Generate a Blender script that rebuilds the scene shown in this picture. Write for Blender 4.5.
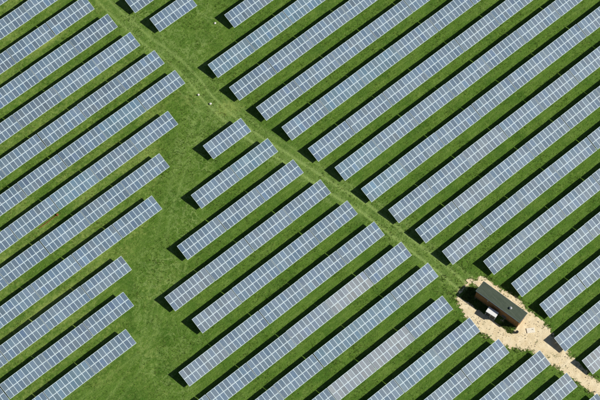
import bpy, bmesh, math, random
import numpy as np
from mathutils import Matrix, Vector

# ------------------------------------------------------------------ camera, sky, sun
scene = bpy.context.scene
for o in list(bpy.data.objects):
    bpy.data.objects.remove(o)
COL = scene.collection
random.seed(7)
rng = np.random.default_rng(11)

CAM_AXES = ((0.746062, -0.658978, 0.095603), (0.565563, 0.702886, 0.431381), (-0.351469, -0.267767, 0.897090))
CAM_LOC = (-153.5, -117.0, 391.88)
cam_data = bpy.data.cameras.new('aerial_camera')
cam_data.lens = 144.0
cam_data.sensor_width = 36.0
cam_data.sensor_fit = 'HORIZONTAL'
cam_data.clip_start = 1.0
cam_data.clip_end = 20000.0
cam = bpy.data.objects.new('aerial_camera', cam_data)
COL.objects.link(cam)
m3 = Matrix(CAM_AXES).transposed()
cam.matrix_world = Matrix.Translation(CAM_LOC) @ m3.to_4x4()
scene.camera = cam

SHADOW = (-0.8213, 0.8482)                       # shadow offset for one metre of height
sun_vec = Vector((-SHADOW[0], -SHADOW[1], 1.0)).normalized()
world = bpy.data.worlds.new('World')
scene.world = world
world.use_nodes = True
wn = world.node_tree.nodes
sky = wn.new('ShaderNodeTexSky')
sky.sky_type = 'NISHITA'
sky.sun_disc = False
sky.sun_elevation = math.asin(sun_vec.z)
sky.sun_rotation = math.atan2(sun_vec.x, sun_vec.y)
sky.air_density = 0.9
sky.dust_density = 0.6
wn['Background'].inputs['Strength'].default_value = 0.05
world.node_tree.links.new(sky.outputs['Color'], wn['Background'].inputs['Color'])

sun_data = bpy.data.lights.new('sun', 'SUN')
sun_data.energy = 5.0
sun_data.angle = math.radians(0.53)
sun_data.color = (1.0, 0.955, 0.88)
sun = bpy.data.objects.new('sun', sun_data)
sun.rotation_euler = sun_vec.to_track_quat('Z', 'Y').to_euler()
sun.location = (0, 0, 120)
COL.objects.link(sun)

scene.view_settings.view_transform = 'Standard'
scene.view_settings.look = 'None'
scene.view_settings.exposure = 0.0
scene.view_settings.gamma = 1.0
scene.view_settings.use_curve_mapping = False

# ------------------------------------------------------------------ helpers
def tag(o, label=None, cat=None, group=None, kind=None):
    if label: o['label'] = label
    if cat: o['category'] = cat
    if group: o['group'] = group
    if kind: o['kind'] = kind
    return o

def link(o, parent=None):
    COL.objects.link(o)
    if parent is not None:
        o.parent = parent
    return o

def empty(name, loc=(0, 0, 0), rz=0.0):
    o = bpy.data.objects.new(name, None)
    o.empty_display_size = 0.4
    o.location = loc
    o.rotation_euler = (0, 0, rz)
    return link(o)

def add_box(bm, x0, x1, y0, y1, z0, z1, mat=0):
    v = [bm.verts.new(p) for p in ((x0, y0, z0), (x1, y0, z0), (x1, y1, z0), (x0, y1, z0),
                                   (x0, y0, z1), (x1, y0, z1), (x1, y1, z1), (x0, y1, z1))]
    for f in ((3, 2, 1, 0), (4, 5, 6, 7), (0, 1, 5, 4), (1, 2, 6, 5), (2, 3, 7, 6), (3, 0, 4, 7)):
        bm.faces.new([v[i] for i in f]).material_index = mat
    return v

def mesh_from(bm, name, mats, bevel=0.0):
    if bevel:
        bmesh.ops.bevel(bm, geom=list(bm.edges), offset=bevel, segments=1, affect='EDGES')
    bmesh.ops.recalc_face_normals(bm, faces=bm.faces)
    me = bpy.data.meshes.new(name)
    bm.to_mesh(me); bm.free()
    for m in mats:
        me.materials.append(m)
    return me

def box_mesh(name, dims, mat, bevel=0.0):
    bm = bmesh.new(); add_box(bm, *dims)
    return mesh_from(bm, name, [mat], bevel)

def part(name, me, parent, loc=(0, 0, 0), rot=(0, 0, 0)):
    o = bpy.data.objects.new(name, me)
    o.location = loc; o.rotation_euler = rot
    return link(o, parent)

class NT:
    """small node-tree writer"""
    def __init__(self, name):
        self.m = bpy.data.materials.new(name); self.m.use_nodes = True
        self.t = self.m.node_tree; self.b = self.t.nodes['Principled BSDF']
    def n(self, typ, **kw):
        nd = self.t.nodes.new(typ)
        for k, v in kw.items(): setattr(nd, k, v)
        return nd
    def l(self, a, b): self.t.links.new(a, b)
    def val(self, sock, v):
        if hasattr(v, 'is_output') or isinstance(v, bpy.types.NodeSocket): self.l(v, sock)
        else: sock.default_value = v
    def math(self, op, a, b=0.0, c=0.0, clamp=False):
        nd = self.n('ShaderNodeMath', operation=op); nd.use_clamp = clamp
        for i, v in enumerate((a, b, c)): self.val(nd.inputs[i], v)
        return nd.outputs[0]
    def mix(self, fac, a, b, mode='MIX'):
        nd = self.n('ShaderNodeMix', data_type='RGBA', blend_type=mode); nd.clamp_result = False
        self.val(nd.inputs[0], fac)
        for s, v in ((nd.inputs[6], a), (nd.inputs[7], b)):
            if isinstance(v, tuple): s.default_value = (*v, 1.0)
            else: self.l(v, s)
        return nd.outputs[2]
    def noise(self, vec, scale, detail=3.0, rough=0.55, dist=0.0):
        nd = self.n('ShaderNodeTexNoise')
        if vec is not None: self.l(vec, nd.inputs['Vector'])
        nd.inputs['Scale'].default_value = scale; nd.inputs['Detail'].default_value = detail
        nd.inputs['Roughness'].default_value = rough; nd.inputs['Distortion'].default_value = dist
        return nd.outputs['Fac']
    def ramp(self, fac, lo, hi, a=0.0, b=1.0):
        nd = self.n('ShaderNodeMapRange'); nd.clamp = True
        self.l(fac, nd.inputs[0])
        for i, v in ((1, lo), (2, hi), (3, a), (4, b)): nd.inputs[i].default_value = v
        return nd.outputs[0]
    def mapping(self, vec, scale=(1, 1, 1), rot=(0, 0, 0)):
        nd = self.n('ShaderNodeMapping'); self.l(vec, nd.inputs['Vector'])
        nd.inputs['Scale'].default_value = scale; nd.inputs['Rotation'].default_value = rot
        return nd.outputs[0]
    def pos(self): return self.n('ShaderNodeNewGeometry').outputs['Position']
    def obj(self): return self.n('ShaderNodeTexCoord').outputs['Object']
    def bump(self, h, strength, dist=0.1):
        nd = self.n('ShaderNodeBump'); nd.inputs['Strength'].default_value = strength
        nd.inputs['Distance'].default_value = dist
        self.l(h, nd.inputs['Height']); self.l(nd.outputs[0], self.b.inputs['Normal'])
    def base(self, c, rough=0.8, spec=0.3, metal=0.0):
        if isinstance(c, tuple): self.b.inputs['Base Color'].default_value = (*c, 1)
        else: self.l(c, self.b.inputs['Base Color'])
        self.val(self.b.inputs['Roughness'], rough)
        self.b.inputs['Specular IOR Level'].default_value = spec
        self.b.inputs['Metallic'].default_value = metal
        return self.m

# ------------------------------------------------------------------ materials
def mat_grass():
    t = NT('grass_ground')
    P = t.pos()
    at = t.n('ShaderNodeAttribute', attribute_name='wear')
    sep = t.n('ShaderNodeSeparateColor'); t.l(at.outputs['Color'], sep.inputs[0])
    sand, track, dry = sep.outputs
    big = t.noise(P, 0.07, 3)
    med = t.noise(P, 0.55, 4, 0.6)
    fine = t.noise(P, 3.6, 4, 0.7)
    grain = t.noise(P, 9.0, 2, 0.7)
    streak = t.noise(t.mapping(P, (0.16, 2.4, 1), (0, 0, math.radians(3))), 1.0, 4, 0.65)
    c = t.mix(t.ramp(fine, 0.3, 0.68), (0.043, 0.108, 0.012), (0.155, 0.278, 0.034))
    c = t.mix(t.ramp(med, 0.42, 0.70, 0, 0.65), c, (0.172, 0.294, 0.048))
    c = t.mix(t.ramp(streak, 0.46, 0.70, 0, 0.75), c, (0.234, 0.344, 0.074))
    c = t.mix(t.ramp(big, 0.35, 0.65, 0.0, 0.40), c, (0.078, 0.188, 0.021))
    c = t.mix(t.ramp(t.noise(P, 0.24, 4, 0.6), 0.48, 0.66, 0, 0.65), c, (0.057, 0.148, 0.016))
    fl = t.math('MULTIPLY', t.ramp(t.noise(P, 1.0, 5, 0.72, 0.6), 0.53, 0.68, 0, 0.75), at.outputs['Alpha'])
    c = t.mix(fl, c, (0.250, 0.379, 0.091))
    # pale strands of cut grass lying about, and dark rank tufts
    rd = t.math('ABSOLUTE', t.math('SUBTRACT', t.noise(P, 0.55, 4, 0.6, 0.9), 0.5))
    opn = at.outputs['Alpha']
    patch = t.math('MULTIPLY', t.ramp(t.noise(P, 0.16, 3), 0.36, 0.58), t.math('MULTIPLY_ADD', opn, 0.85, 0.15))
    c = t.mix(t.math('MULTIPLY', t.ramp(rd, 0.0, 0.045, 1.0, 0.0), patch), c, (0.277, 0.396, 0.114))
    c = t.mix(t.ramp(t.noise(P, 1.1, 4, 0.7), 0.60, 0.76, 0, 0.4), c, (0.057, 0.136, 0.016))
    # worn wheel lines and dry grass, their edges broken up by noise
    tk = t.math('MULTIPLY', track, t.ramp(fine, 0.28, 0.6, 0.6, 1.2))
    c = t.mix(t.math('MINIMUM', tk, 1.0), c, (0.320, 0.448, 0.131))
    dn = t.math('ADD', dry, t.ramp(t.noise(P, 1.5, 4, 0.65), 0.3, 0.72, -0.50, 0.50))
    c = t.mix(t.ramp(dn, 0.12, 0.95, 0, 0.85), c, (0.353, 0.448, 0.114))
    sn = t.math('ADD', sand, t.ramp(t.noise(P, 2.2, 4, 0.7), 0.3, 0.7, -0.5, 0.5))
    c = t.mix(t.ramp(sn, 0.48, 0.66), c, (0.66, 0.54, 0.32))
    c = t.mix(t.ramp(grain, 0.35, 0.65, 0.0, 0.45), c, (0.043, 0.089, 0.011))
    h = t.math('ADD', t.math('MULTIPLY', fine, 0.6), t.math('MULTIPLY', grain, 0.5))
    t.bump(h, 0.9, 0.22)
    return t.base(c, 0.95, 0.1)

def mat_sand():
    t = NT('dry_sand')
    P = t.pos()
    c = t.mix(t.ramp(t.noise(P, 0.8, 4), 0.3, 0.7), (0.72, 0.59, 0.36), (0.86, 0.75, 0.52))
    c = t.mix(t.ramp(t.noise(P, 3.5, 4, 0.7), 0.52, 0.75, 0, 0.5), c, (0.50, 0.39, 0.21))
    c = t.mix(t.ramp(t.noise(P, 10.0, 2, 0.7), 0.55, 0.75, 0, 0.4), c, (0.42, 0.33, 0.18))
    c = t.mix(t.ramp(t.noise(P, 1.7, 4, 0.7), 0.69, 0.77, 0, 0.6), c, (0.30, 0.32, 0.09))
    t.bump(t.noise(P, 6.0, 4, 0.7), 0.7, 0.08)
    return t.base(c, 0.95, 0.1)

def mat_blades(name, dark, light, dryc):
    t = NT(name)
    at = t.n('ShaderNodeAttribute', attribute_name='tint')
    sep = t.n('ShaderNodeSeparateColor'); t.l(at.outputs['Color'], sep.inputs[0])
    c = t.mix(sep.outputs[0], dark, light)
    c = t.mix(sep.outputs[1], c, dryc)
    m = t.base(c, 0.8, 0.15)
    tr = t.n('ShaderNodeBsdfTranslucent'); t.l(c, tr.inputs[0])
    mx = t.n('ShaderNodeMixShader'); mx.inputs[0].default_value = 0.35
    out = t.t.nodes['Material Output']
    t.l(t.b.outputs[0], mx.inputs[1]); t.l(tr.outputs[0], mx.inputs[2]); t.l(mx.outputs[0], out.inputs[0])
    return m

def mat_glass():
    t = NT('solar_cells')
    oi = t.n('ShaderNodeObjectInfo')
    O = t.obj()
    sx = t.n('ShaderNodeSeparateXYZ'); t.l(O, sx.inputs[0])
    def grid(s):
        fr = t.math('FRACT', t.math('DIVIDE', s, 0.1395))
        return t.math('LESS_THAN', t.math('ABSOLUTE', t.math('SUBTRACT', fr, 0.5)), 0.472)
    inside = t.math('MULTIPLY', grid(sx.outputs[0]), grid(sx.outputs[1]))
    off = t.n('ShaderNodeVectorMath', operation='ADD')
    t.l(t.pos(), off.inputs[0])
    mott = t.noise(off.outputs[0], 7.0, 3, 0.7)
    soil = t.noise(off.outputs[0], 0.5, 3)
    cell = t.mix(t.ramp(mott, 0.3, 0.7), (0.75, 0.76, 0.80), (1.22, 1.20, 1.16))
    c = t.mix(1.0, oi.outputs['Color'], cell, 'MULTIPLY')
    c = t.mix(t.ramp(soil, 0.45, 0.8, 0.0, 0.22), c, (0.25, 0.28, 0.30))
    low = t.math('MULTIPLY', t.ramp(sx.outputs[1], 0.06, 0.34, 1.0, 0.0), t.ramp(t.noise(off.outputs[0], 2.2, 3), 0.42, 0.68, 0.0, 0.4))
    c = t.mix(low, c, (0.30, 0.31, 0.29))                      # dust washed down to the low rim
    spot = t.ramp(t.noise(off.outputs[0], 4.5, 2, 0.4), 0.745, 0.77, 0, 0.8)
    c = t.mix(spot, c, (0.55, 0.56, 0.54))                     # bird marks
    c = t.mix(inside, (0.30, 0.33, 0.38), c)
    m = t.base(c, t.math('ADD', 0.30, t.math('MULTIPLY', oi.outputs['Random'], 0.16)), 0.55)
    return m

M = {}
M['grass'] = mat_grass()
M['sand'] = mat_sand()
M['blade'] = mat_blades('grass_blades', (0.054, 0.115, 0.013), (0.188, 0.315, 0.048), (0.44, 0.47, 0.13))
M['weed'] = mat_blades('weed_leaves', (0.070, 0.150, 0.022), (0.190, 0.310, 0.055), (0.45, 0.43, 0.17))
M['cell'] = mat_glass()

def simple(name, c, rough=0.6, spec=0.4, metal=0.0, var=0.25, scale=4.0):
    t = NT(name)
    n = t.noise(t.pos(), scale, 4, 0.65)
    lo = tuple(x * (1 - var) for x in c); hi = tuple(min(1, x * (1 + var)) for x in c)
    return t.base(t.mix(t.ramp(n, 0.3, 0.7), lo, hi), rough, spec, metal)

M['frame'] = simple('module_frame', (0.72, 0.86, 0.91), 0.4, 0.5, 0.0, 0.06)
M['steel'] = simple('galvanised_steel', (0.42, 0.43, 0.44), 0.5, 0.5, 0.3, 0.15)
M['backsheet'] = simple('panel_backsheet', (0.55, 0.56, 0.57), 0.7, 0.3, 0, 0.08)
M['concrete'] = simple('concrete', (0.55, 0.52, 0.46), 0.9, 0.2, 0, 0.2, 9)
M['white'] = simple('white_paint', (0.80, 0.80, 0.79), 0.45, 0.4, 0, 0.07, 3)
M['dark'] = simple('dark_paint', (0.035, 0.045, 0.055), 0.5, 0.4, 0, 0.25)
M['bluegrey'] = simple('blue_grey_paint', (0.12, 0.17, 0.21), 0.45, 0.4, 0, 0.2)
M['rust'] = simple('rusty_steel', (0.30, 0.085, 0.03), 0.8, 0.3, 0, 0.35, 12)
M['stone'] = simple('pale_stone', (0.78, 0.76, 0.70), 0.9, 0.2, 0, 0.12, 9)
M['pebble'] = simple('stones', (0.58, 0.50, 0.37), 0.9, 0.2, 0, 0.5, 2)
M['slab'] = simple('weathered_slab', (0.80, 0.74, 0.60), 0.9, 0.2, 0, 0.18, 5)
M['black'] = simple('black_plastic', (0.015, 0.016, 0.017), 0.5, 0.4, 0, 0.2)

def mat_timber():
    t = NT('brown_timber_cladding')
    O = t.obj()
    s = t.n('ShaderNodeSeparateXYZ'); t.l(O, s.inputs[0])
    g = t.noise(t.mapping(O, (6, 6, 0.8)), 1.5, 4, 0.6)
    c = t.mix(t.ramp(g, 0.3, 0.7), (0.225, 0.112, 0.042), (0.39, 0.210, 0.085))
    return t.base(c, 0.75, 0.25)
M['timber'] = mat_timber()

def mat_roof():
    t = NT('green_grey_roof_felt')
    P = t.pos()
    st = t.noise(t.mapping(P, (3.5, 0.35, 1), (0, 0, math.radians(12))), 1.2, 4, 0.6)
    c = t.mix(t.ramp(st, 0.3, 0.7), (0.046, 0.068, 0.044), (0.084, 0.108, 0.076))
    c = t.mix(t.ramp(t.noise(P, 5, 4, 0.7), 0.45, 0.75, 0, 0.35), c, (0.12, 0.14, 0.11))
    return t.base(c, 0.8, 0.3)
M['roof'] = mat_roof()

# ------------------------------------------------------------------ where things lie (metres)
TRACK = np.array([(-1.44, 66.83), (-1.44, 56.83), (-1.05, 49.36), (-0.24, 42.15), (1.04, 33.55), (0.62, 24.48), (1.61, 15.72), (3.67, 8.27),
                  (6.07, -1.51), (7.94, -7.68), (8.94, -13.4), (9.94, -19.18), (10.96, -26.05), (11.6, -31.2)])
YARD = np.array([(13.62, -31.75), (15.46, -32.99), (16.31, -36.47), (17.28, -39.03), (17.56, -42.15), (17.7, -45.16),
                 (17.72, -47.33), (17.3, -49.08), (16.88, -50.83), (16.95, -54.26), (17.27, -58.22), (17.81, -61.38),
                 (19.24, -69.64), (22.5, -90), (19.5, -92), (17.24, -71.64), (16.21, -63.0), (15.26, -60.27), (14.97, -57.97), (14.43, -55.04),
                 (14.08, -52.29), (13.71, -49.73), (12.15, -47.79), (10.28, -45.44), (9.29, -42.55), (8.29, -39.64),
                 (8.18, -36.66), (8.56, -33.96), (8.92, -32.24), (10.72, -32.18), (12.37, -31.75)])
TYRE_LINES = [([(0.87, 25.62), (-4.53, 23.27), (-12.14, 18.84), (-19.97, 13.5), (-27.1, 7.8), (-34.78, 0.29), (-41.64, -5.17), (-51.28, -8.61)], 0.30), ([(2.39, 13.24), (3.29, 20.48), (-1.23, 25.16), (-1.81, 29.9), (-1.35, 32.75)], 0.5), ([(-59.15, -4.06), (-45.46, -3.75), (-38.12, -3.15), (-32.45, 0.87)], 0.28), ([(-1.23, 25.16), (-9.01, 20.27), (-16.57, 19.8)], 0.3)]
DRY = [(-15.66, 54.09, 5.0, 0.9, 0.95), (-46.5, 22.7, 6.0, 0.8, 0.55), (-51.7, 12.1, 6.0, 0.9, 0.7), (-38.5, 32.3, 6, 0.8, 0.4),
       (-0.9, 27.0, 2.5, 2.0, 0.28), (1.2, 23.2, 3.0, 1.6, 0.42), (-40.7, -3.5, 2.2, 2.5, 0.16), (-40.2, -5.6, 1.2, 2, 0.2),
       (-30, 3.8, 4, 3, 0.12), (-2.8, 29, 2, 2, 0.4), (2.7, 22, 2.5, 1.5, 0.55), (-3.2, 54.6, 3, 3, 0.35),
       (-27, 4.2, 3, 3, 0.10), (-34, 2, 4, 3, 0.1), (-46, 12, 6, 0.9, 0.4), (-46, -7.5, 4, 4, 0.12), (11, -29, 3, 3.2, 0.25)]

def poly_dist(px, py, poly):
    """signed distance to a closed polygon, positive inside"""
    d = np.full(px.shape, 1e9); ins = np.zeros(px.shape, bool)
    n = len(poly)
    for i in range(n):
        ax, ay = poly[i]; bx, by = poly[(i + 1) % n]
        ex, ey = bx - ax, by - ay
        t = np.clip(((px - ax) * ex + (py - ay) * ey) / (ex * ex + ey * ey), 0, 1)
        d = np.minimum(d, np.hypot(px - ax - t * ex, py - ay - t * ey))
        cr = (ay > py) != (by > py)
        ins ^= cr & (px < (bx - ax) * (py - ay) / (by - ay + 1e-12) + ax)
    return np.where(ins, d, -d)

def line_signed(px, py, line):
    """distance to an open polyline with a side sign"""
    best = np.full(px.shape, 1e9); sgn = np.zeros(px.shape)
    for (ax, ay), (bx, by) in zip(line[:-1], line[1:]):
        ex, ey = bx - ax, by - ay
        t = np.clip(((px - ax) * ex + (py - ay) * ey) / (ex * ex + ey * ey), 0, 1)
        dx, dy = px - ax - t * ex, py - ay - t * ey
        d = np.hypot(dx, dy); s = np.sign(ex * dy - ey * dx)
        k = d < best
        best = np.where(k, d, best); sgn = np.where(k, s, sgn)
    return best * sgn

def smooth_noise(px, py, cell, seed):
    r = np.random.default_rng(seed); g = r.random((512, 512))
    x = px / cell + 300.0; y = py / cell + 300.0
    xi = np.floor(x).astype(int); yi = np.floor(y).astype(int); fx = x - xi; fy = y - yi
    fx = fx * fx * (3 - 2 * fx); fy = fy * fy * (3 - 2 * fy)
    a = g[xi % 512, yi % 512]; b = g[(xi + 1) % 512, yi % 512]; c = g[xi % 512, (yi + 1) % 512]; d = g[(xi + 1) % 512, (yi + 1) % 512]
    return (a * (1 - fx) + b * fx) * (1 - fy) + (c * (1 - fx) + d * fx) * fy - 0.5

def smoothline(p, k=8):
    out = []
    for i in range(len(p) - 1):
        p0, p1, p2, p3 = p[max(i - 1, 0)], p[i], p[i + 1], p[min(i + 2, len(p) - 1)]
        for j in range(k):
            t = j / k
            out.append(0.5 * (2 * p1 + (p2 - p0) * t + (2 * p0 - 5 * p1 + 4 * p2 - p3) * t * t + (3 * p1 - p0 - 3 * p2 + p3) * t ** 3))
    out.append(p[-1])
    return np.array(out)
TRACK_S = smoothline(TRACK)
TYRES = [(smoothline(np.array(p), 5), k) for p, k in TYRE_LINES]

def masks(px, py, want_open=False):
    sd = poly_dist(px, py, YARD) + 0.30 + 0.8 * smooth_noise(px, py, 2.2, 1) + 0.4 * smooth_noise(px, py, 0.6, 2)
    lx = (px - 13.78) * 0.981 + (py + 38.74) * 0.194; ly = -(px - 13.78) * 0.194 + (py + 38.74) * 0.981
    shade_grass = (lx < 1.0) & (lx > -2.75 + 0.6 * smooth_noise(px, py, 0.9, 4)) & (ly > -4.6) & (ly < 7.1 + 0.7 * smooth_noise(px, py, 0.9, 7))
    sd = np.where(shade_grass, np.minimum(sd, -0.35), sd)                       # grass swapped in for sand under the cabin's shadow, to darken the shade
    sand = np.clip(0.5 + sd * 0.5, 0, 1)
    s = line_signed(px, py, TRACK_S) + 0.25 * smooth_noise(px, py, 3.0, 3)
    rut = np.exp(-((np.abs(s) - 0.95) / 0.24) ** 2) * 1.0 + np.exp(-((s - 2.4) / 0.2) ** 2) * 0.4
    rut = rut + np.exp(-(s / 2.4) ** 2) * 0.20
    rut *= np.clip((-py + 62) / 10, 0, 1) * np.clip((38 - py) / 30 + 0.45, 0.65, 1)
    for ln, k in TYRES:                                                  # fainter tyre marks over the clearing
        q = np.abs(line_signed(px, py, ln) + 0.3 * smooth_noise(px, py, 4.0, 9))
        rut = np.maximum(rut, k * np.exp(-((q - 0.9) / 0.26) ** 2) * (0.75 + 0.7 * smooth_noise(px, py, 2.0, 10)))
    dry = np.zeros(px.shape)
    for (x, y, a, b, w) in DRY:
        dry += w * np.exp(-((px - x) / a) ** 2 - ((py - y) / b) ** 2)
    edge = np.interp(py, (-8, -3, 2.7, 8.3, 14, 19.7, 25.4, 31, 54), (-44, -41.2, -37, -32.8, -21, -14.4, -7.5, -1, -4.2))
    left = 1 / (1 + np.exp((px - edge + 3.0) / 1.0)) * np.clip((py + 6.5) / 2, 0, 1)      # the drier left block
    dry += 0.46 * left * (0.7 + 1.2 * smooth_noise(px, py, 5, 5))
    dry += 0.16 * smooth_noise(px, py, 9, 6)
    if want_open:
        far = np.interp(py, (-20, -15, -9, -2.7, 3.5, 9.6, 15.9, 20, 34, 36, 60), (-40, -39, -31, -31.7, -23.5, -15, -7, 4, 6, 14, 14))
        opn = np.clip((px - edge) / 2 + 0.5, 0, 1) * np.clip((far - px) / 2 + 0.5, 0, 1)
        opn = np.where(py < -22, np.clip((far - px) / 2, 0, 1), opn)
        return sand, np.clip(rut, 0, 1), np.clip(dry, 0, 1), np.maximum(opn, np.exp(-(s / 3.0) ** 4))
    return sand, np.clip(rut, 0, 1), np.clip(dry, 0, 1), sd

def undulate(px, py):
    return 0.10 * smooth_noise(px, py, 2.2, 21) + 0.05 * smooth_noise(px, py, 0.8, 22)

# ------------------------------------------------------------------ ground
def build_ground():
    st = 0.25
    xs = np.arange(-84, 92, st); ys = np.arange(-84, 86, st)
    nx, ny = len(xs), len(ys)
    X, Y = np.meshgrid(xs, ys, indexing='ij')
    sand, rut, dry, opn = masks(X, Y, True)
    Z = undulate(X, Y) * (1 - np.clip(sand * 1.5, 0, 1)) - 0.05 * np.clip(rut, 0, 1)
    Z[0, :] = Z[-1, :] = 0; Z[:, 0] = Z[:, -1] = 0
    co = np.stack([X, Y, Z], -1).reshape(-1, 3)
    idx = np.arange(nx * ny).reshape(nx, ny)
    q = np.stack([idx[:-1, :-1], idx[1:, :-1], idx[1:, 1:], idx[:-1, 1:]], -1).reshape(-1, 4)
    # outer skirt to the horizon
    F = 6000.0
    far = np.array([(-F, -F, 0), (F, -F, 0), (F, F, 0), (-F, F, 0)])
    base = nx * ny
    co = np.vstack([co, far])
    faces = q.tolist()
    e = [idx[:, 0].tolist(), idx[-1, :].tolist(), idx[::-1, -1].tolist(), idx[0, ::-1].tolist()]
    for k in range(4):
        edge = e[k]
        faces.append([edge[0], base + k, base + (k + 1) % 4, edge[-1]] + edge[-2:0:-1])
    me = bpy.data.meshes.new('ground')
    me.from_pydata(co.tolist(), [], faces)
    a = me.attributes.new('wear', 'FLOAT_COLOR', 'POINT')
    c = np.zeros((len(co), 4), np.float32); c[:, 3] = 1
    c[:base, 0] = sand.ravel(); c[:base, 1] = rut.ravel(); c[:base, 2] = dry.ravel(); c[:base, 3] = opn.ravel()
    a.data.foreach_set('color', c.ravel())
    me.polygons.foreach_set('use_smooth', np.ones(len(me.polygons), bool))
    me.materials.append(M['grass'])
    me.update()
    tag(link(bpy.data.objects.new('ground', me)), 'green mown grass field under and between the solar tables', kind='structure')

def build_road():
    st = 0.17
    xs = np.arange(6, 25, st); ys = np.arange(-92, -29, st)
    X, Y = np.meshgrid(xs + st / 2, ys + st / 2, indexing='ij')
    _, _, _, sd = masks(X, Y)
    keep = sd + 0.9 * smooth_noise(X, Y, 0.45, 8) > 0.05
    VX, VY = np.meshgrid(np.append(xs, xs[-1] + st), np.append(ys, ys[-1] + st), indexing='ij')
    jx = 0.10 * smooth_noise(VX, VY, 0.2, 12); jy = 0.10 * smooth_noise(VX, VY, 0.2, 13)
    Z = 0.045 + 0.05 * smooth_noise(VX, VY, 0.7, 14) + 0.03 * smooth_noise(VX, VY, 0.3, 15)
    co = np.stack([VX + jx, VY + jy, Z], -1).reshape(-1, 3)
    idx = np.arange(VX.size).reshape(VX.shape)
    q = np.stack([idx[:-1, :-1], idx[1:, :-1], idx[1:, 1:], idx[:-1, 1:]], -1)[keep]
    used, inv = np.unique(q, return_inverse=True)
    me = bpy.data.meshes.new('dirt_road')
    me.from_pydata(co[used].tolist(), [], inv.reshape(-1, 4).tolist())
    me.polygons.foreach_set('use_smooth', np.ones(len(me.polygons), bool))
    me.materials.append(M['sand'])
    tag(link(bpy.data.objects.new('dirt_road', me)), 'pale sandy dirt road and yard around the brown cabin', kind='structure')

build_ground()
build_road()

# ------------------------------------------------------------------ solar tables
Z0, SLANT, TILT = 0.785, 3.105, 0.2424
COLS, PITCH, STEP = 10, 9.30, 0.918
PW, PH, PT = 0.902, 1.542, 0.04
HIZ = Z0 + SLANT * math.sin(TILT); RUN = SLANT * math.cos(TILT)

def panel_mesh():
    """one framed module: aluminium rim and white margin round a recessed sheet of cells"""
    bm = bmesh.new()
    b, e = 0.035, 0.046
    o = [(0, 0), (PW, 0), (PW, PH), (0, PH)]; i = [(b, e), (PW - b, e), (PW - b, PH - e), (b, PH - e)]
    vo0 = [bm.verts.new((x, y, 0)) for x, y in o]; vo1 = [bm.verts.new((x, y, PT)) for x, y in o]
    vi1 = [bm.verts.new((x, y, PT)) for x, y in i]; vi2 = [bm.verts.new((x, y, PT - 0.006)) for x, y in i]
    for k in range(4):
        j = (k + 1) % 4
        bm.faces.new((vo0[k], vo0[j], vo1[j], vo1[k])).material_index = 0
        bm.faces.new((vo1[k], vo1[j], vi1[j], vi1[k])).material_index = 0
        bm.faces.new((vi1[k], vi1[j], vi2[j], vi2[k])).material_index = 0
    bm.faces.new(vi2).material_index = 1
    bm.faces.new(vo0[::-1]).material_index = 2
    bmesh.ops.recalc_face_normals(bm, faces=bm.faces)
    me = bpy.data.meshes.new('solar_panel'); bm.to_mesh(me); bm.free()
    for m in (M['frame'], M['cell'], M['backsheet']): me.materials.append(m)
    return me

PANEL = panel_mesh()
RAIL = box_mesh('rail', (0.01, 9.17, -0.03, 0.03, -0.07, -0.004), M['steel'])
RAFTER = box_mesh('rafter', (-0.035, 0.035, 0.1, SLANT - 0.1, -0.16, -0.072), M['steel'])
def post_mesh(h):
    bm = bmesh.new()
    add_box(bm, -0.05, 0.05, -0.035, 0.035, -0.25, h)
    add_box(bm, -0.09, 0.09, -0.06, 0.06, h - 0.09, h - 0.01)
    return mesh_from(bm, 'post', [M['steel']])
YF, YB = 0.55, 2.55
PF = post_mesh(Z0 + YF * math.tan(TILT) - 0.16); PB = post_mesh(Z0 + YB * math.tan(TILT) - 0.16)

TINTS = {'blue-grey': (0.083, 0.148, 0.215), 'bluish': (0.084, 0.168, 0.232), 'pale grey': (0.188, 0.225, 0.258),
         'grey': (0.114, 0.168, 0.222), 'slate-grey': (0.074, 0.128, 0.186)}

def make_table(loc, rz, dtilt, tint):
    """18 modules on two rows of posts; origin at the low-left corner on the ground"""
    t = empty('solar_table', loc, rz)
    tl = TILT + dtilt
    base = TINTS[tint]
    gain = random.uniform(0.95, 1.05)
    for r in range(2):
        for c in range(COLS):
            s = r * (PH + 0.016)
            o = part('solar_panel', PANEL, t,
                     (0.009 + c * STEP + random.uniform(-.004, .004), s * math.cos(tl), Z0 + s * math.sin(tl) + random.uniform(-.004, .004)),
                     (tl + random.gauss(0, 0.005), random.gauss(0, 0.006), 0))
            g = gain * random.uniform(0.84, 1.16)
            if random.random() < 0.05: g *= random.choice((0.82, 1.25))
            h = random.uniform(-0.05, 0.05)
            if random.random() < 0.04: h += 0.10
            o.color = (base[0] * g * (1 - h), base[1] * g * (1 - 0.3 * h), base[2] * g * (1 + h), 1)
    for s in (0.35, 1.2, 1.95, 2.75):
        part('rail', RAIL, t, (0, s * math.cos(tl), Z0 + s * math.sin(tl)), (tl, 0, 0))
    for x in (0.75, 3.25, 5.75, 8.25):
        part('rafter', RAFTER, t, (x, 0, Z0), (tl, 0, 0))
        part('post', PF, t, (x, YF, 0)); part('post', PB, t, (x, YB, 0))
    return t

ORD = ['', 'first', 'second', 'third', 'fourth', 'fifth', 'sixth', 'seventh', 'eighth', 'ninth', 'tenth', 'eleventh', 'twelfth',
       'thirteenth', 'fourteenth', 'fifteenth', 'sixteenth', 'seventeenth']
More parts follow.
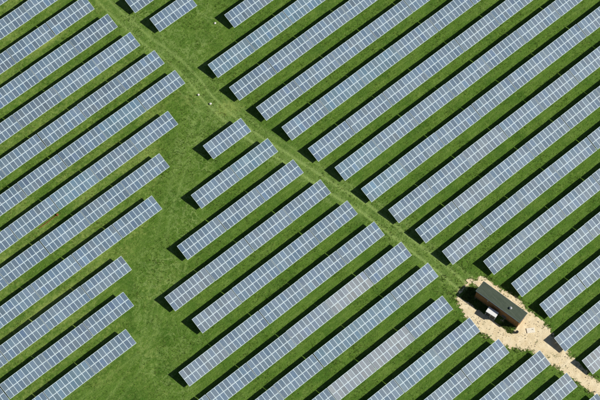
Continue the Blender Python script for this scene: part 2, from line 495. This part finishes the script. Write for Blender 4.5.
# rows: (low edge y, x of the end next to the track or clearing, direction the row runs from there, number of tables)
LEFT = [(65.15, -6.3), (59.43, -5.2), (53.71, -4.16), (48.06, -3.18), (42.45, -2.36), (36.68, -1.37), (31.13, -1.03), (25.39, -7.55),
        (19.73, -14.36), (14.06, -20.95), (8.31, -32.82), (2.67, -36.95), (-3.04, -41.19)]
MID = [(15.89, 1.95, 1), (9.62, 3.08, 2), (3.46, 3.91, 3), (-2.74, 5.09, 4), (-8.97, 6.07, 4), (-15.18, 7.10, 5), (-21.26, 8.20, 9),
       (-27.45, 9.18, 9), (-33.78, 6.80, 9), (-40.02, 7.76, 9), (-46.31, 8.91, 9), (-52.59, 13.24, 9), (-58.76, 13.98, 9), (-65.0, 15.5, 9)]
RIGHT = [(34.35, 13.83), (28.19, 4.45), (22.08, 4.46), (15.81, 5.57), (9.75, 6.58), (3.44, 7.50), (-2.53, 8.72), (-8.81, 9.61),
         (-15.07, 10.67), (-21.16, 11.82), (-27.36, 12.74), (-33.60, 17.20), (-39.95, 18.16), (-46.20, 19.32), (-52.58, 16.83), (-58.86, 17.72)]
SPECIAL = {('M', 7, 2): 'pale grey', ('M', 9, 2): 'pale grey', ('M', 9, 3): 'pale grey', ('M', 8, 2): 'bluish', ('M', 8, 3): 'bluish', ('M', 2, 1): 'bluish',
           ('R', 2, 1): 'bluish', ('R', 2, 2): 'bluish', ('R', 2, 3): 'bluish', ('R', 5, 2): 'bluish', ('R', 5, 3): 'bluish', ('R', 16, 1): 'pale grey', ('R', 11, 1): 'grey',
           ('R', 7, 1): 'bluish', ('R', 8, 1): 'bluish', ('M', 10, 2): 'bluish', ('M', 7, 3): 'grey', ('R', 10, 2): 'grey', ('R', 9, 3): 'grey',
           ('L', 7, 2): 'bluish', ('L', 8, 3): 'bluish', ('L', 13, 2): 'bluish', ('L', 5, 3): 'slate-grey', ('L', 3, 3): 'slate-grey', ('L', 6, 2): 'slate-grey',
           ('L', 12, 2): 'slate-grey', ('L', 4, 1): 'slate-grey', ('M', 13, 1): 'slate-grey', ('M', 12, 1): 'slate-grey', ('M', 4, 4): 'grey', ('M', 6, 5): 'grey', ('M', 5, 4): 'grey'}

AX = [Vector(a) for a in CAM_AXES]; CL = Vector(CAM_LOC)
def seen(x0, x1, y0):
    """does the table or its shadow fall inside the photographed ground"""
    pts = []
    for x in (x0, x1):
        for (y, z) in ((y0, Z0), (y0 + RUN, HIZ)):
            for p in ((x, y, z), (x + SHADOW[0] * z, y + SHADOW[1] * z, 0)):
                v = Vector(p) - CL
                pts.append((AX[0].dot(v) / -AX[2].dot(v) * 4.0, AX[1].dot(v) / -AX[2].dot(v) * 4.0))
    us = [p[0] for p in pts]; vs = [p[1] for p in pts]
    return max(us) > -0.503 and min(us) < 0.503 and max(vs) > -0.337 and min(vs) < 0.337

def place(block, row, k, x0, y0, label, group):
    if not seen(x0, x0 + 9.18, y0): return
    tint = SPECIAL.get((block, row, k), 'blue-grey')
    t = make_table((x0 + random.uniform(-.035, .035), y0 + random.uniform(-.03, .03), random.uniform(-.025, .025)),
                   math.radians(random.gauss(0, 0.05)), math.radians(random.gauss(0, 0.35)), tint)
    tag(t, tint + ' solar table, ' + label, 'solar table', group)

for i, (y, xe) in enumerate(LEFT, 1):
    for k in range(1, 10):
        lab = f'{ORD[k]} from the clearing end of the {ORD[i]} row down, left block'
        place('L', i, k, xe - 9.18 - (k - 1) * PITCH, y, lab, 'solar tables of the left block')
for i, (y, xe, n) in enumerate(MID, 1):
    for k in range(1, n + 1):
        lab = f'{ORD[k]} from the track end of the {ORD[i]} row down, middle block'
        if i == 1: lab = 'short lone one making up the topmost row of the middle block'
        place('M', i, k, xe - 9.18 - (k - 1) * PITCH, y, lab, 'solar tables of the middle block')
for i, (y, xe) in enumerate(RIGHT, 1):
    for k in range(1, 14):
        lab = f'{ORD[k]} from the track end of the {ORD[i]} row down, right block'
        place('R', i, k, xe + (k - 1) * PITCH, y, lab, 'solar tables of the right block')
place('U', 1, 1, 1.24, 48.35, 'cut off by the top edge, between left block and lone table', 'solar tables at the top of the track')
place('U', 2, 1, 2.26, 42.37, 'standing alone above the clearing near the top edge', 'solar tables at the top of the track')

# ------------------------------------------------------------------ brown cabin beside the dirt road
def build_cabin():
    ang = math.atan2(-9.43, 1.87) + math.pi / 2          # long axis runs down the yard
    Lc, Wc, Hc = 9.45, 2.22, 2.62
    root = empty('substation_cabin', (13.78, -38.74, 0.05), ang)
    tag(root, 'long brown timber-clad cabin with flat green-grey roof beside the dirt road', 'cabin')
    hx, hy = Wc / 2, Lc / 2
    part('base', box_mesh('base', (-hx + .06, hx - .06, -hy + .06, hy - .06, -0.25, 0.13), M['concrete'], 0.01), root)
    # walls: boarded, each board a little proud or back
    def wall(name, length, loc, rz):
        bm = bmesh.new(); n = int(round(length / 0.19)); w = length / n
        for k in range(n):
            d = random.uniform(-0.006, 0.006)
            add_box(bm, -length / 2 + k * w + .004, -length / 2 + (k + 1) * w - .004, -0.05, 0.022 + d, 0.132, Hc)
        add_box(bm, -length / 2 + .02, length / 2 - .02, -0.07, 0.004, 0.14, Hc - .004)
        return part(name, mesh_from(bm, name, [M['timber']]), root, loc, (0, 0, rz))
    w_front = wall('wall', Lc - .01, (-hx + .03, 0, 0), math.pi / 2)
    wall('wall', Lc - .01, (hx - .03, 0, 0), -math.pi / 2)
    wall('wall', Wc - .12, (0, hy - .035, 0), 0)
    wall('wall', Wc - .12, (0, -hy + .035, 0), math.pi)
    # roof: shallow fall, overhang, upstand rim, seams between sheets
    bm = bmesh.new()
    ox, oy = hx + 0.10, hy + 0.13
    v = add_box(bm, -ox, ox, -oy, oy, Hc + .004, Hc + .10)
    for q in v[4:]:
        q.co.z += 0.05 if q.co.x > 0 else 0.0
    roof = part('roof', mesh_from(bm, 'roof', [M['roof']], 0.012), root)
    slope = 0.05 / (2 * ox)
    for k in range(1, 7):
        y = -oy + k * 2 * oy / 7
        s = part('roof_seam', box_mesh('roof_seam', (-ox + .03, ox - .03, -0.018, 0.018, 0, 0.012), M['roof']), roof, (0, y, Hc + .122), (0, -slope, 0))
    bm = bmesh.new()
    for (x0, x1, y0, y1) in ((-ox - .02, -ox + .03, -oy - .02, oy + .02), (ox - .03, ox + .02, -oy - .02, oy + .02),
                             (-ox + .032, ox - .032, -oy - .02, -oy + .03), (-ox + .032, ox - .032, oy - .03, oy + .02)):
        add_box(bm, x0, x1, y0, y1, Hc - .03, Hc + (.165 if x0 > 0 else .125))
    part('roof_edge', mesh_from(bm, 'roof_edge', [M['bluegrey']]), roof)
    # cowl
    bm = bmesh.new()
    bmesh.ops.create_cone(bm, cap_ends=True, segments=14, radius1=0.16, radius2=0.16, depth=0.26, matrix=Matrix.Translation((0, 0, .13)))
    bmesh.ops.create_cone(bm, cap_ends=True, segments=14, radius1=0.27, radius2=0.10, depth=0.14, matrix=Matrix.Translation((0, 0, .33)))
    part('vent_cowl', mesh_from(bm, 'vent_cowl', [M['steel']]), roof, (0.0, -1.95, Hc + .11))
    # doors, louvre and lamp on the long shaded side
    for y, w in ((-3.2, 0.95), (0.2, 0.95), (3.2, 1.5)):
        d = part('door', box_mesh('door', (-0.03, 0.0, -w / 2, w / 2, 0.2, 2.25), M['timber'], 0.006), root, (-hx - .002, y, 0))
        part('handle', box_mesh('handle', (-0.07, -0.03, -.06, .06, 1.05, 1.09), M['steel']), d, (0, w / 2 - .14, 0))
    lv = part('louvre', box_mesh('louvre', (-0.03, 0.0, -.45, .45, 0.5, 1.0), M['bluegrey'], 0.006), root, (-hx - .002, -1.75, 0))
    for k in range(5):
        part('slat', box_mesh('slat', (-0.05, -0.031, -.42, .42, 0.54 + k * .09, 0.59 + k * .09), M['bluegrey']), lv)
    part('wall_lamp', box_mesh('wall_lamp', (-0.14, 0, -.10, .10, 2.12, 2.32), M['white'], 0.02), root, (-hx - .002, 2.1, 0))
    part('gable_door', box_mesh('gable_door', (-.5, .5, -0.03, 0, 0.2, 2.2), M['timber'], 0.006), root, (0.1, -hy - .002, 0))
build_cabin()

def build_cabinet():
    ang = math.atan2(-1.93, 0.54) + math.pi / 2
    root = empty('transformer_cabinet', (11.62, -38.85, 0.05), ang)
    tag(root, 'white-topped steel equipment cabinet standing in front of the brown cabin', 'cabinet')
    part('base', box_mesh('base', (-.55, .55, -1.0, 1.0, -.2, .14), M['concrete'], 0.015), root)
    part('body', box_mesh('body', (-.50, .50, -.96, .96, .14, 1.46), M['white'], 0.015), root)
    part('lid', box_mesh('lid', (-.58, .58, -1.05, 1.05, 1.462, 1.58), M['white'], 0.03), root)
    for y in (-.47, .47):
        d = part('door', box_mesh('door', (-.03, 0, -.43, .43, .2, 1.38), M['dark'], 0.008), root, (-.502, y, 0))
        part('handle', box_mesh('handle', (-.06, -.03, -.02, .02, .7, .9), M['black']), d, (0, -math.copysign(.34, y), 0))
        part('grille', box_mesh('grille', (-.045, -.03, -.3, .3, 1.0, 1.25), M['dark']), d)
build_cabinet()

# ------------------------------------------------------------------ small things
def rock_mesh(r, seed, mat, flat=0.6):
    rr = random.Random(seed)
    bm = bmesh.new(); bmesh.ops.create_icosphere(bm, subdivisions=2, radius=r)
    for v in bm.verts:
        k = 1 + rr.uniform(-.18, .18); v.co *= k; v.co.z *= flat
    return mesh_from(bm, 'stone', [mat])
for (x, y, r, lab) in ((11.9, 37.65, .21, 'small white stone in the grass below the topmost row of the right block'),
                       (-0.42, 27.99, .20, 'upper of two small white stones in the grass clearing'),
                       (0.09, 25.17, .22, 'lower of two small white stones in the grass clearing')):
    o = link(bpy.data.objects.new('white_stone', rock_mesh(r, int(x * 10), M['stone'])))
    o.location = (x, y, 0.12); tag(o, lab, 'stone', 'white stones in the grass')

bm = bmesh.new()
bmesh.ops.create_cone(bm, cap_ends=True, segments=8, radius1=.045, radius2=.045, depth=4.2, matrix=Matrix.Rotation(math.pi / 2, 4, 'Y'))
add_box(bm, 1.95, 2.25, -.16, .14, -.09, .16)
pipe = link(bpy.data.objects.new('rusty_pipe', mesh_from(bm, 'rusty_pipe', [M['rust']])))
pipe.location = (-38.2, 25.16, 0.13); pipe.rotation_euler = (0, 0, math.radians(0.5))
tag(pipe, 'thin rust-red pipe lying in grass along a table of the left block', 'pipe')

bm = bmesh.new(); add_box(bm, -.75, .75, -.5, .5, 0, .14)
slab = link(bpy.data.objects.new('concrete_slab', mesh_from(bm, 'concrete_slab', [M['slab']], 0.03)))
slab.location = (15.2, -45.55, 0.04); slab.rotation_euler = (0, 0, math.radians(-32))
tag(slab, 'pale concrete cover slab on the dirt below the cabin gable', 'slab')
part('lifting_lug', box_mesh('lifting_lug', (-.1, .1, -.04, .04, .142, .2), M['dark']), slab, (.35, .1, 0))

def bin_thing(x, y, h, lab):
    bm = bmesh.new()
    bmesh.ops.create_cone(bm, cap_ends=True, segments=14, radius1=.19, radius2=.24, depth=h, matrix=Matrix.Translation((0, 0, h / 2)))
    bmesh.ops.create_cone(bm, cap_ends=True, segments=14, radius1=.265, radius2=.265, depth=.05, matrix=Matrix.Translation((0, 0, h + .026)))
    o = link(bpy.data.objects.new('black_tub', mesh_from(bm, 'black_tub', [M['black']])))
    o.location = (x, y, .05); tag(o, lab, 'tub')
bin_thing(12.96, -44.25, .42, 'small black tub on the dirt by the cabin corner')

# ------------------------------------------------------------------ grass, weeds, gravel
def blades(name, pts, h, n_per, w, tint, mat, label, cat, lean=0.5, zoff=0.0):
    n = len(pts); N = n * n_per
    bx = np.repeat(pts[:, 0], n_per); by = np.repeat(pts[:, 1], n_per); hh = np.repeat(h, n_per) * rng.uniform(.6, 1.2, N)
    ww = np.repeat(w, n_per) * rng.uniform(.6, 1.3, N)
    a = rng.uniform(0, 2 * np.pi, N); r = ww * rng.uniform(0, 1.4, N)
    cx = bx + r * np.cos(a); cy = by + r * np.sin(a)
    b = a + rng.normal(0, .8, N) + np.pi / 2
    zz = undulate(cx, cy) - 0.02 + zoff
    ln = lean * hh * rng.uniform(.3, 1.5, N)
    v = np.empty((N, 3, 3))
    v[:, 0] = np.stack([cx - ww / 2 * np.cos(b), cy - ww / 2 * np.sin(b), zz], -1)
    v[:, 1] = np.stack([cx + ww / 2 * np.cos(b), cy + ww / 2 * np.sin(b), zz], -1)
    v[:, 2] = np.stack([cx + ln * np.cos(a), cy + ln * np.sin(a), zz + hh], -1)
    me = bpy.data.meshes.new(name)
    me.vertices.add(N * 3); me.vertices.foreach_set('co', v.astype(np.float32).ravel())
    me.loops.add(N * 3); me.loops.foreach_set('vertex_index', np.arange(N * 3, dtype=np.int32))
    me.polygons.add(N); me.polygons.foreach_set('loop_start', np.arange(0, N * 3, 3, dtype=np.int32))
    me.polygons.foreach_set('loop_total', np.full(N, 3, np.int32))
    at = me.attributes.new('tint', 'FLOAT_COLOR', 'POINT')
    t = np.repeat(np.repeat(tint, n_per, 0), 3, 0)
    c = np.ones((N * 3, 4), np.float32); c[:, :2] = np.clip(t + rng.normal(0, .08, t.shape), 0, 1)
    at.data.foreach_set('color', c.ravel())
    me.update(calc_edges=True); me.validate()
    me.materials.append(mat)
    tag(link(bpy.data.objects.new(name, me)), label, cat, kind='stuff')

def in_view(P, m=1.03):
    v = np.column_stack([P, np.zeros(len(P))]) - np.array(CAM_LOC)
    q = v @ np.array(CAM_AXES).T
    return (np.abs(q[:, 0] / -q[:, 2] * 4) < .5 * m) & (np.abs(q[:, 1] / -q[:, 2] * 4) < .3335 * m)

P = np.column_stack([rng.uniform(-68, 76, 150000), rng.uniform(-66, 69, 150000)])
P = P[in_view(P)]
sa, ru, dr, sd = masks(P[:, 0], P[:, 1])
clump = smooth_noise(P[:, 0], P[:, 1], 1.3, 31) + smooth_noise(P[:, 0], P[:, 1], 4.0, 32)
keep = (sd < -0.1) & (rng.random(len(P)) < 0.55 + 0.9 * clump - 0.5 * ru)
P, dr, ru, clump = P[keep], dr[keep], ru[keep], clump[keep]
tint = np.column_stack([np.clip(.5 + .5 * clump + rng.normal(0, .25, len(P)), 0, 1),
                        np.clip(dr * 1.1 + .4 * ru + rng.normal(-.02, .12, len(P)), 0, 1)])
blades('grass_tufts', P, np.clip(.13 + .10 * clump + rng.normal(0, .03, len(P)), .05, .4), 5, np.full(len(P), .085), tint, M['blade'],
       'uneven tufts of green grass over the whole field', 'grass', 0.7)

# weeds thick along the rim of the yard, and in patches in the clearing
P = np.column_stack([rng.uniform(5, 22, 60000), rng.uniform(-66, -26, 60000)])
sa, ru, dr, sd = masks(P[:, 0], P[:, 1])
cl = smooth_noise(P[:, 0], P[:, 1], .8, 41) + .6 * smooth_noise(P[:, 0], P[:, 1], 2.5, 42)
# keep clear of the cabin footprint
ca, sn_ = math.cos(-0.196), math.sin(-0.196)
lx = (P[:, 0] - 13.78) * 0.981 + (P[:, 1] + 38.74) * 0.194; ly = -(P[:, 0] - 13.78) * 0.194 + (P[:, 1] + 38.74) * 0.981
out = (np.abs(lx) > 1.25) | (np.abs(ly) > 4.9)
prob = 0.15 * np.exp(-((sd + .25) / .6) ** 2) * (cl > .08) + 0.06 * (sd > 0.5) * (cl > .36)
prob += 0.75 * ((lx < 0) & (lx > -2.7) & (ly > -4.7) & (ly < 6.6)) * (cl > -.2)  # dense weeds added where the cabin's shadow falls, to deepen it
prob += 0.10 * np.exp(-((P[:, 1] + 29.5) / 3) ** 2 - ((P[:, 0] - 11) / 4) ** 2) * (cl > .1)
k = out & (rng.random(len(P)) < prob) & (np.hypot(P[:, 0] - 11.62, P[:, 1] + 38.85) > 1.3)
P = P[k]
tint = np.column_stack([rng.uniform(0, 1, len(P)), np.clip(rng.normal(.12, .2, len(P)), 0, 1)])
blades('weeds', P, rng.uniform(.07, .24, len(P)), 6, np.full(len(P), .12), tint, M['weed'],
       'green weeds along the rim of the sandy yard and added in the cabin shadow', 'weeds', 0.6, .03)

def gravel():
    P = np.column_stack([rng.uniform(7, 20, 9000), rng.uniform(-64, -31, 9000)])
    _, _, _, sd = masks(P[:, 0], P[:, 1]); cl = smooth_noise(P[:, 0], P[:, 1], 1.2, 51)
    P = P[(sd > .1) & (cl > -.1)][:600]
    vs = []; fs = []
    for i, (x, y) in enumerate(P):
        r = min(.2, .035 + rng.exponential(.028)); a = rng.uniform(0, 6.28); b = len(vs)
        for j in range(5):
            q = a + j * 1.2566; rr = r * rng.uniform(.75, 1.2); vs.append((x + rr * math.cos(q), y + rr * math.sin(q), .02))
        for j in range(5):
            q = a + j * 1.2566 + .2; rr = r * rng.uniform(.4, .8); vs.append((x + rr * math.cos(q), y + rr * math.sin(q), .055 + r * rng.uniform(.5, .9)))
        for j in range(5):
            n = (j + 1) % 5; fs.append((b + j, b + n, b + 5 + n, b + 5 + j))
        fs.append(tuple(b + 5 + j for j in range(5)))
    me = bpy.data.meshes.new('gravel'); me.from_pydata(vs, [], fs); me.materials.append(M['pebble'])
    tag(link(bpy.data.objects.new('gravel', me)), 'loose stones scattered over the dirt road and yard', 'gravel', kind='stuff')
gravel()
